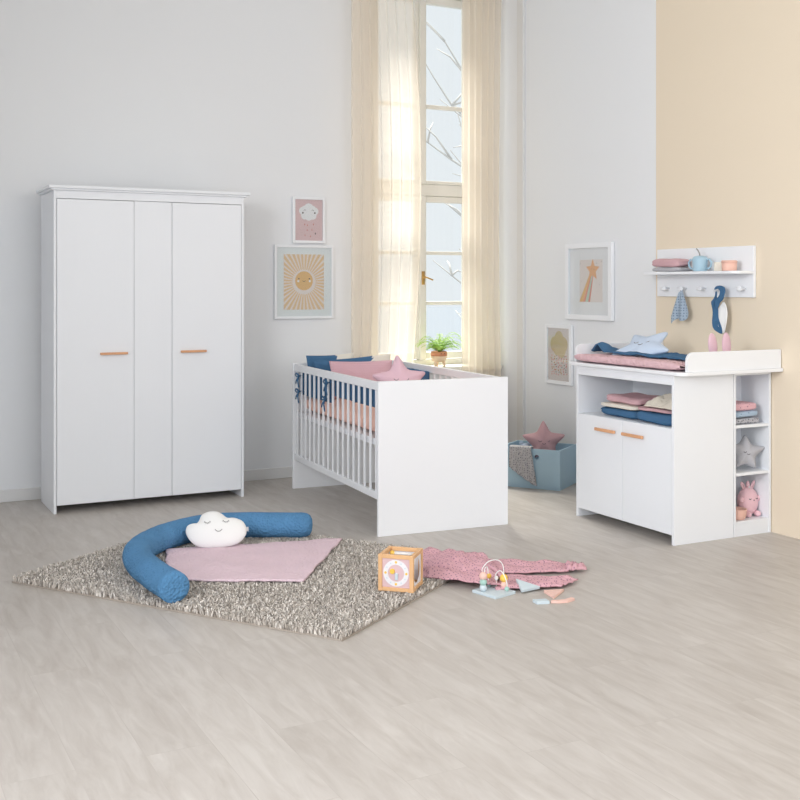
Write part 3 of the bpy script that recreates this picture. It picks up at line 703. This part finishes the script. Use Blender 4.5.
cpp = thing('lidded_cup', 'apricot pink lidded cup at the right of the wall shelf', 'cup', (4.345, 4.455, zsf))
cpp.scale = (1.12, 1.12, 1.1)
MB(M['apricot']).lathe([(0,0),(.033,0),(.036,.004),(.037,.04),(.036,.041),(0,.041)], 32).build('cup_body', cpp, smooth=True)
MB(M['apricot']).lathe([(0,.041),(.0385,.041),(.0385,.048),(.035,.052),(0,.053)], 32).build('lid', cpp, smooth=True)
# hanging cloths
hc = MB(M['dotbluegrey'])
def hfn(side):
    def fn(u, v):
        top = .028; w = top+(.15-top)*min(1, v*1.25)
        y = (u-.5)*w*(1.0)+(.01 if side > 0 else -.012)*v-(.03*v*v*(u-.5))
        ragged = .012*math.sin(u*7)+.03*abs(u-.45)*(-1 if u < .45 else .9)
        z = -v*(.165+ragged)
        x = -.006*side+.011*math.sin(u*11+side)*v*.9-.010*v*side*.3
        return (x, y, z)
    return fn
hc.grid(hfn(1), 28, 30); hc.xf(Matrix.Translation((0,0,0))).tube([(0,0,-.004),(-.004,.004,.01),(0,.0,.02),(.004,-.004,.01),(0,0,-.004)], .003, 6)
o = hc.build('hanging_cloth', smooth=True, solid=.004); tag(o, 'blue grey dotted comforter cloth hanging from a peg of the wall shelf', 'cloth', loc=(4.388, 4.882, 1.287))
# bib
bi = thing('bib', 'dark blue and white bib hanging by its loop from a wall shelf peg', 'bib', (4.394, 4.592, 1.303))
def bz(P): return [((X-515)/6.67*.0081, -(Y-330)/6.67*.0054) for X, Y in P]
def flat_cloth(P, mat, name, x0, th=.007):
    Q = smooth_closed(bz(P), 4); n_ = len(Q); m = MB(M[mat]); vs_ = []
    # local x out of the wall (negative = into the room), gentle curl across the cloth
    for off in (0, -th):
        for (a, b_) in Q: vs_.append((x0+off+.006*math.sin(b_*38)+.10*(a+.02)*abs(a+.02)*0, -a, b_))
    fs_ = [tuple(range(n_)), tuple(range(2*n_-1, n_-1, -1))]+[(i, n_+i, n_+(i+1)%n_, (i+1)%n_) for i in range(n_)]
    return m.add(vs_, fs_).build(name, bi, bevel=.002)
def smooth_closed(P, k=8):
    out = []; n_ = len(P); P = [Vector(p) for p in P]
    for i in range(n_):
        a, b_, c, d = P[i-1], P[i], P[(i+1)%n_], P[(i+2)%n_]
        for j in range(k):
            t_ = j/k; q = .5*((2*b_)+(c-a)*t_+(2*a-5*b_+4*c-d)*t_*t_+(3*b_-a-3*c+d)*t_**3); out.append((q.x, q.y))
    return out
flat_cloth([(483,425),(487,490),(492,560),(503,608),(530,632),(550,637),(553,600),(528,525),(522,470),(505,440),(520,395),(520,350),(512,350),(512,375),(500,400)], 'blue_smooth', 'front', -.008)
flat_cloth([(522,470),(545,425),(568,400),(580,350),(572,320),(545,306),(518,312),(510,335),(530,328),(548,345),(545,375),(520,410),(512,450)], 'blue_smooth', 'loop', -.017)
flat_cloth([(515,480),(540,440),(562,420),(573,470),(578,560),(568,615),(553,634),(535,600),(515,530)], 'whiteplush', 'lining', -.004)

# ================================================================ TOY BOX
ang = math.atan2(.818, -.575)            # direction of the long front from its right corner
BX = thing('toy_box', 'pale blue wooden storage box with a round grip hole', 'storage box', (4.130, 5.728, 0), ang)
# local x along front (towards back-left), local y = towards camera-left outward is +y ; box body lies at y<0
bl_, bw_, bh_ = .425, .335, .258; th = .012
fp = MB(M['boxblue']); hx, hz, hr = .160, .205, .017
# front board with hole
pts_o = [(0,0),(bl_,0),(bl_,bh_),(0,bh_)]
nseg = 24; hole = [(hx+hr*math.cos(2*PI*i/nseg), hz+hr*math.sin(2*PI*i/nseg)) for i in range(nseg)]
outer = []
for i in range(nseg):
    a = 2*PI*i/nseg; c, s_ = math.cos(a), math.sin(a); ts = []
    if c > 1e-9: ts.append((bl_-hx)/c)
    if c < -1e-9: ts.append(-hx/c)
    if s_ > 1e-9: ts.append((bh_-hz)/s_)
    if s_ < -1e-9: ts.append(-hz/s_)
    t_ = min(ts); outer.append((hx+t_*c, hz+t_*s_))
def snap(outer):
    for cx_, cz_ in pts_o:
        k = min(range(nseg), key=lambda i: (outer[i][0]-cx_)**2+(outer[i][1]-cz_)**2); outer[k] = (cx_, cz_)
    return outer
outer = snap(outer)
vs_ = [(x, y0, z) for y0 in (0, -th) for (x, z) in hole+outer]
fs_ = []
for i in range(nseg):
    j = (i+1)%nseg; fs_ += [(i, j, nseg+j, nseg+i), (2*nseg+i, 3*nseg+i, 3*nseg+j, 2*nseg+j), (i, 2*nseg+i, 2*nseg+j, j), (nseg+i, nseg+j, 3*nseg+j, 3*nseg+i)]
fp.add(vs_, fs_).build('front_board', BX)
BXB = [('side_board', (0, th, -bw_, -th, 0, bh_)), ('side_board', (bl_-th, bl_, -bw_, -th, 0, bh_)), ('back_board', (th, bl_-th, -bw_, -bw_+th, 0, bh_)), ('bottom_board', (th, bl_-th, -bw_+th, -th, .004, .016))]
for nm, bb in BXB: B('boxblue', bb).build(nm, BX, bevel=.001)
bxM = Matrix.Translation((4.130, 5.728, 0)) @ Matrix.Rotation(ang, 4, 'Z')
def bp_(x, y, z): return tuple(bxM @ Vector((x, y, z)))
# cloth hanging over the front board
def drape(u, v):
    # u across (0..1), v along from inside to outside
    x = .195+.148*u
    inside = .07; s_ = v*(inside+.245*(1-.55*u**1.3*1.0)); 
    s_ = v*(inside+.02+.225*(1-.5*(u**1.1)))
    wv = .007*math.sin(u*13)+.004*noise.noise(Vector((u*5, v*5, 0)))
    if s_ < inside: return (x+.01*noise.noise(Vector((u*3,v*3,3))), -.03-.004, bh_+.012-(inside-s_)*1.0) if s_ < inside-.03 else (x, -.034+(s_-(inside-.03))/.03*.044, bh_+.011)
    return (x-.035*(s_-inside)/.2*(1-u), .014+abs(wv)*min(1, (s_-inside)/.06)*1.6, bh_+.008-(s_-inside))
dm = MB(M['dotgrey']); dm.grid(drape, 40, 50); o = dm.build('dotted_cloth', smooth=True, solid=.005); o.location = (4.130, 5.728, 0); o.rotation_euler = (0,0,ang)
tag(o, 'grey dotted cloth draped over the front edge of the blue toy box', 'cloth')
vd = (Vector((0,0,1.0))-Vector((4.15, 5.95, .3)))
plush_star('star_plush', 'dusty rose plush star sticking out of the pale blue toy box', 'rose', .15, .078, .045, facing(bp_(.165, -.15, .285), (-.5, -.8, .18), .02), 90, lens=(1,1.05,.95,.95,1.05))
bb = thing('small_bear_plush', 'small pale blue bear plush peeking over the toy box edge', 'bear plush', bp_(.292, -.14, .1665), -.5)
MB(M['skyplush']).ball((0,0,-.06), (.035,.03,.09), 16, 12).ball((0,0,.07), .034, 16, 12).build('body', bb, smooth=True)
for sx in (-1, 1): MB(M['skyplush']).ball((sx*.026,0,.102), (.014,.008,.014), 12, 8).build('ear', bb, smooth=True)
MB(M['skyplush']).ball((-.035,-.01,.045), .015, 12, 8).build('arm', bb, smooth=True)

# ================================================================ RUG
rug_o = Vector((.688, 5.075)); du = Vector((.5695, -.8220)); dv = Vector((.8220, .5695)); RL, RWd = 1.707, 1.32
RA = math.atan2(du.y, du.x)
RG = thing('shaggy_rug', 'light taupe shaggy rug lying aslant on the laminate floor', 'rug', (rug_o.x, rug_o.y, 0), RA)
MB(M['rugback']).box(0, RL, 0, RWd, .0005, .008).build('backing', RG)
rg = np.random.RandomState(4); n = 62000
px = rg.rand(n)*RL; py = rg.rand(n)*RWd
lean = rg.rand(n)*2*PI; ln = .008+.012*rg.rand(n); hgt = .014+.013*rg.rand(n)
ex = np.minimum(np.minimum(px, RL-px), np.minimum(py, RWd-py))
ori = rg.rand(n)*PI; wd_ = .0018+.0010*rg.rand(n)
ax, ay = np.cos(ori)*wd_, np.sin(ori)*wd_; lx, ly = np.cos(lean)*ln, np.sin(lean)*ln
V = np.zeros((n, 8, 3)); 
for k, (s_, hz_, ws) in enumerate(((0, 0, 1), (.25, .6, 1.15), (.65, 1.0, 1.1), (1.0, .92, .6))):
    V[:, 2*k, 0] = px+lx*s_+ax*ws; V[:, 2*k, 1] = py+ly*s_+ay*ws; V[:, 2*k, 2] = .007+hgt*hz_
    V[:, 2*k+1, 0] = px+lx*s_-ax*ws; V[:, 2*k+1, 1] = py+ly*s_-ay*ws; V[:, 2*k+1, 2] = .007+hgt*hz_+(.002*rg.rand(n) if k else 0)
me = bpy.data.meshes.new('pile'); base = (np.arange(n)*8)[:, None]
quads = np.concatenate([base+np.array([[0,1,3,2]]), base+np.array([[2,3,5,4]]), base+np.array([[4,5,7,6]])], 1).reshape(-1)
me.vertices.add(n*8); me.vertices.foreach_set('co', V.reshape(-1)); nf = n*3
me.loops.add(nf*4); me.loops.foreach_set('vertex_index', quads); me.polygons.add(nf); me.polygons.foreach_set('loop_start', np.arange(nf)*4)
me.update(calc_edges=True); me.validate(); me.materials.append(M['yarn']); o = bpy.data.objects.new('pile', me); C.objects.link(o); o.parent = RG; o['kind'] = 'stuff'

# ================================================================ BOLSTER
bpts = [(1.222, 4.36), (1.20, 4.60), (1.197, 4.82), (1.225, 4.99), (1.301, 5.13), (1.41, 5.25), (1.555, 5.345), (1.701, 5.385), (1.842, 5.345), (1.98, 5.276), (2.125, 5.20)]
def crom(P, k=10):
    out = []; P = [Vector(p) for p in P]; Q = [2*P[0]-P[1]]+P+[2*P[-1]-P[-2]]
    for i in range(1, len(Q)-2):
        for j in range(k):
            t_ = j/k; a, b_, c, d = Q[i-1], Q[i], Q[i+1], Q[i+2]
            out.append(.5*((2*b_)+(c-a)*t_+(2*a-5*b_+4*c-d)*t_*t_+(3*b_-a-3*c+d)*t_**3))
    out.append(Q[-2]); return out
path = crom([(x, y, 0) for x, y in bpts]); N_ = len(path)
BR_ = .066; m = MB(M['blue']); vs_ = []; fs_ = []; ns = 36
ring = []
for i in range(N_):
    T_ = (path[min(i+1, N_-1)]-path[max(i-1, 0)]).normalized(); ring.append((path[i], T_, 1.0, 0))
first, last = ring[0], ring[-1]
cap0 = [(first[0]-first[1]*.012, first[1], .02, 0), (first[0]-first[1]*.0115, first[1], .55, 0), (first[0]-first[1]*.008, first[1], .86, 0), (first[0]-first[1]*.002, first[1], .965, 0)]
cap1 = [(last[0]+last[1]*.004, last[1], .985, 0), (last[0]+last[1]*.025, last[1], .93, 0), (last[0]+last[1]*.042, last[1], .78, 0), (last[0]+last[1]*.052, last[1], .5, 0), (last[0]+last[1]*.056, last[1], .02, 0)]
ring = cap0+ring+cap1
for i, (p, T_, sc_, _) in enumerate(ring):
    n_ = Vector((-T_.y, T_.x, 0)); 
    for j in range(ns):
        a = 2*PI*j/ns; r_ = BR_*sc_
        if sc_ == 1.0:
            wr = 0
            s_ = i/len(ring)
            inner = max(0, -math.cos(a)) 
            bend = math.exp(-((s_-.42)/.2)**2)
            wr = -.0035*bend*(.4+inner)*max(0, math.sin(i*1.35+.8*math.sin(a*2)))+.002*noise.noise(Vector((p.x*9, p.y*9, a)))
            r_ += wr
        q = p+n_*math.cos(a)*r_+Vector((0,0,1))*math.sin(a)*r_*.97
        vs_.append(tuple(q))
for i in range(len(ring)-1):
    for j in range(ns): fs_.append((i*ns+j, (i+1)*ns+j, (i+1)*ns+(j+1)%ns, i*ns+(j+1)%ns))
fs_ += [tuple(range(ns)), tuple(range((len(ring)-1)*ns, len(ring)*ns))[::-1]]
m.add(vs_, fs_); o = m.build('bolster', smooth=True); tag(o, 'long curved dark blue snake bolster lying on the rug', 'bolster', loc=(0, 0, .088))
# rose blanket on rug
Q = [(1.275, 4.675), (1.80, 4.382), (2.27, 5.02), (1.42, 5.22)]
def quadfn(Q, zf, wob=.0, seed=0):
    def fn(u, v):
        x = (1-u)*(1-v)*Q[0][0]+u*(1-v)*Q[1][0]+u*v*Q[2][0]+(1-u)*v*Q[3][0]; y = (1-u)*(1-v)*Q[0][1]+u*(1-v)*Q[1][1]+u*v*Q[2][1]+(1-u)*v*Q[3][1]
        e = Vector((u*9, v*9, seed)); nv = noise.noise_vector(e)
        return (x+wob*nv.x, y+wob*nv.y, zf(u, v))
    return fn
zf = lambda u, v: .037+.005*noise.noise(Vector((u*5, v*5, 1)))+.004*math.sin((u*1.2+v)*9)*math.exp(-((v-.35)/.3)**2)+.0025*noise.noise(Vector((u*16, v*16, 3)))
o = MB(M['pinkblanket']).grid(quadfn(Q, zf, .008), 70, 70).build('knit_blanket', smooth=True, solid=.009, offset=0); tag(o, 'pale rose knit blanket spread on the shaggy rug inside the bolster', 'blanket')
# cloud pillow
CP = thing('cloud_pillow', 'white cloud pillow with a sleeping face leaning on the blue bolster', 'pillow')
CP.matrix_world = facing((1.655, 5.165, .118), (-.30, -.80, .60), .0) @ Matrix.Scale(.95, 4)
def smooth_closed(P, k=8):
    out = []; n_ = len(P); P = [Vector(p) for p in P]
    for i in range(n_):
        a, b_, c, d = P[i-1], P[i], P[(i+1)%n_], P[(i+2)%n_]
        for j in range(k):
            t_ = j/k; q = .5*((2*b_)+(c-a)*t_+(2*a-5*b_+4*c-d)*t_*t_+(3*b_-a-3*c+d)*t_**3); out.append((q.x, q.y))
    return out
co = [(-.150,.018),(-.135,.03),(-.105,.033),(-.088,.05),(-.075,.082),(-.04,.1),(0,.1),(.03,.085),(.06,.062),(.1,.06),(.14,.04),(.158,0),(.15,-.04),(.115,-.075),(.06,-.092),(-.01,-.096),(-.08,-.09),(-.125,-.06),(-.152,-.015)]
MB(M['whiteplush']).inflate(smooth_closed(co), .05, 11, .5, .03).build('cushion', CP, smooth=True)
f = MB(M['dark']); zc = .0505
def cz_(x, y): # height on the pillow approx
    r = math.sqrt((x/.155)**2+(y/.1)**2); return .05*(1-min(1, r)**2)**.5+.001
for cx_, cy_ in ((-.042,.03),(.052,.034)):
    f = MB(M['dark']); f.tube([(x, y, cz_(x, y)) for x, y in arc(cx_, cy_+.004, .015, 200, 340)], .0013, 5)
    for a in (215, 245, 270, 295, 325): 
        x0, y0 = cx_+.015*math.cos(math.radians(a)), cy_+.004+.015*math.sin(math.radians(a)); x1, y1 = cx_+.021*math.cos(math.radians(a)), cy_+.004+.021*math.sin(math.radians(a)); f.tube([(x0,y0,cz_(x0,y0)),(x1,y1,cz_(x1,y1))], .001, 4)
    f.build('eye', CP, smooth=True)
f = MB(M['dark'])
f.tube([(x, y, cz_(x, y)) for x, y in arc(.016, -.008, .02, 205, 335)], .0014, 5); f.build('mouth', CP, smooth=True)
B('greyplush', (.152, .168, -.012, .012, -.0015, .0015)).build('tag', CP, label='small grey fabric tag')

# ================================================================ ACTIVITY CUBE
ca = math.atan2(4.016-4.124, 2.145-2.033)
AC = thing('activity_cube', 'wooden activity cube with pink clock face on the rug', 'activity cube', (2.033, 4.124, .030), ca)
s = .155; t_ = .017
acM = MB(M['pine'])
for x0 in (0, s-t_):
    for y0 in (0, s-t_): acM.box(x0, x0+t_, y0, y0+t_, 0, s)
for z0 in (0, s-t_):
    for y0 in (0, s-t_): acM.box(t_, s-t_, y0+.001, y0+t_-.001, z0+.0005, z0+t_-.0005)
    for x0 in (0, s-t_): acM.box(x0+.001, x0+t_-.001, t_, s-t_, z0+.0005, z0+t_-.0005)
acM.build('frame', AC, bevel=.0015)
fp = MB(M['printpink']).box(t_, s-t_, .006, .009, t_, s-t_); fpo = fp.build('clock_panel', AC, label='pink front panel with clock dial')
cm = Matrix.Translation((s/2, .006, s/2)) @ Matrix.Rotation(PI/2, 4, 'X')
dial = MB(M['printwhite']).xf(cm); n_ = 40
vs_ = []; 
for z in (0, .001):
    for r_ in (.056, .036): vs_ += [(r_*math.cos(2*PI*i/n_), r_*math.sin(2*PI*i/n_), z) for i in range(n_)]
fs_ = []
for i in range(n_):
    j = (i+1)%n_; fs_ += [(2*n_+i, 2*n_+j, 3*n_+j, 3*n_+i), (i, j, 2*n_+j, 2*n_+i), (n_+i, 3*n_+i, 3*n_+j, n_+j), (i, n_+i, n_+j, j)]
dial.add(vs_, fs_)
for i in range(12):
    a = 2*PI*i/12; dial.use(M['yellowtoy'] if i % 3 == 0 else M['toyblue']).prism(circ(.046*math.sin(a), .046*math.cos(a), .0055 if i % 3 == 0 else .003, 12), .001, .0016)
dial.build('dial', fpo)
B('toyblue', (.074, .087, .0, .006, .05, .078)).build('hand', fpo, bevel=.001, label='blue grey clock hand')
hd = MB(M['yellowtoy']).xf(Matrix.Translation((.062, .006, .085)) @ Matrix.Rotation(PI/2, 4, 'X')); hd.prism(circ(0, 0, .011, 20), 0, .006); hd.build('hand', fpo, label='round yellow clock hand')
# right side panel with round opening
sp = MB(M['printwhite']); n_ = 40; c0 = s/2; hi = s/2-t_
sq = []
for i in range(n_):
    a = 2*PI*i/n_; c, s_ = math.cos(a), math.sin(a); q = hi/max(abs(c), abs(s_)); sq.append((c0+q*c, c0+q*s_))
ho = [(c0+.052*math.cos(2*PI*i/n_), c0+.052*math.sin(2*PI*i/n_)) for i in range(n_)]
vs_ = [(x, y, z) for x in (s-.009, s-.006) for (y, z) in ho+sq]; fs_ = []
for i in range(n_):
    j = (i+1)%n_; fs_ += [(i, j, n_+j, n_+i), (2*n_+i, 3*n_+i, 3*n_+j, 2*n_+j), (i, 2*n_+i, 2*n_+j, j)]
sp.add(vs_, fs_).build('side_panel', AC, label='white panel with a round opening')
B('printwhite', (t_, s-t_, s-.009, s-.006, t_, s-t_)).build('back_panel', AC)
rd = MB(M['whiteplush']).tube([(t_-.002, .11, .135), (s-t_+.002, .11, .135)], .005, 10); rd.use(M['yellowtoy']).ball((.03, .11, .135), .011); rd.build('bead_rod', AC, smooth=True)

# ================================================================ DOTTED OVERALL ON FLOOR
import math as _m
dm = MB(M['dotrose'])
def zcl(seed, amp, base=.010):
    def f_(u, v):
        e = min(1, min(u, 1-u)*7+.25)*min(1, min(v, 1-v)*7+.25) 
        return base+e*amp*(.45+.8*abs(noise.noise(Vector((u*3.4, v*4.1, seed)))*1.4)+.3*noise.noise(Vector((u*9, v*9, seed))))
    return f_
body = [(2.25, 4.20), (2.50, 3.965), (2.66, 4.33), (2.50, 4.68)]
dm.grid(quadfn([(2.29,4.23),(2.53,3.955),(2.735,4.395),(2.53,4.66)], zcl(1, .034, .024), .02, 1), 50, 50)
# a fold lying on the body
dm.grid(quadfn([(2.62,4.03),(2.66,4.13),(2.75,4.43),(2.60,4.60)], zcl(4, .03, .016), .01, 2), 24, 30)
leg1 = [(2.62,4.13),(2.985,4.06),(3.03,4.19),(2.70,4.43)]      # upper leg
dm.grid(quadfn([(2.66,4.17),(2.97,4.06),(3.04,4.16),(2.74,4.42)], zcl(7, .014), .012, 3), 40, 16)
dm.grid(quadfn([(2.965,4.06),(3.06,4.045),(3.075,4.075),(3.03,4.16)], zcl(9, .024), .008, 4), 16, 12)
dm.grid(quadfn([(2.52,3.955),(2.80,3.87),(2.93,3.92),(2.66,4.14)], zcl(12, .016), .012, 5), 44, 18)
o = dm.build('dotted_overall', smooth=True, solid=.006, offset=1); tag(o, 'rose dotted garment with two long legs spread on the floor beside the rug', 'garment')

# ================================================================ BEAD MAZE
bm0 = Vector((2.42, 4.005)); e1 = Vector((.03, -.137)); ba = math.atan2(-.137, .035)
BM = thing('bead_maze', 'pale blue bead maze toy with white wire loops and pastel beads', 'bead maze', (2.425, 4.005, 0), ba+.0)
# local x: towards camera, local y: to the right/back
MB(M['toyblue']).box(0, .14, 0, .125, 0, .013).build('base', BM, bevel=.002)
def wire(pts): return MB(M['whiteplush']).tube(crom(pts, 6), .0022, 8).build('wire', BM, smooth=True)
wire([(.05,.018,.012),(.05,.018,.06),(.046,.03,.092),(.03,.05,.102),(.02,.075,.10),(.016,.085,.06),(.018,.088,.012)])
wire([(.035,.03,.088),(.05,.012,.11),(.06,.03,.135),(.065,.06,.142),(.07,.095,.135),(.078,.112,.11),(.08,.115,.06),(.08,.115,.012)])
wire([(.125,.085,.012),(.125,.085,.05),(.115,.078,.085),(.09,.08,.098),(.06,.085,.075),(.05,.1,.04),(.045,.105,.012)])
def bead(x, y, z, r, mat): MB(M[mat]).ball((x, y, z), r, 16, 12).build('bead', BM, smooth=True)
bead(.05,.018,.028,.016,'toyblue'); bead(.05,.018,.052,.016,'mint'); bead(.05,.018,.078,.017,'blockpink')
bead(.08,.115,.03,.014,'blockpink'); bead(.08,.115,.058,.0175,'yellowtoy')
bead(.018,.087,.06,.011,'yellowtoy'); bead(.018,.088,.024,.010,'mint'); bead(.125,.085,.026,.0105,'mint'); bead(.05,.1,.055,.009,'whiteplush')

# ================================================================ LOOSE BLOCKS
def block(name, label, mat, pts, h=.012, z=.0003, tilt=0):
    cx_ = sum(p[0] for p in pts)/len(pts); cy_ = sum(p[1] for p in pts)/len(pts)
    m = MB(M[mat]).prism([(x-cx_, y-cy_) for x, y in pts][::-1], 0, h); o = m.build(name, bevel=.001); return tag(o, label, 'toy block', 'loose toy blocks on the floor', loc=(cx_, cy_, z)).rotation_euler.__setitem__(0, tilt)
block('toy_block', 'pale blue triangular block, largest of the loose blocks by the garment', 'toyblue', [(2.635,3.985),(2.70,3.893),(2.60,3.885)], .012, .0145, .22)
block('toy_block', 'small pale blue square block lying in front of the others', 'toyblue', [(2.575,3.765),(2.572,3.728),(2.624,3.712),(2.63,3.748)], .013)
block('toy_block', 'pale pink triangular block behind the pink arc piece', 'blockpink', [(2.698,3.861),(2.679,3.760),(2.788,3.838)], .011)
arcp = [(2.634,3.717),(2.66,3.700),(2.70,3.690),(2.745,3.703),(2.742,3.722),(2.70,3.712),(2.668,3.716),(2.645,3.727)]
block('toy_block', 'pale pink arc-shaped block in front of the pink triangle', 'blockpink', arcp, .011)
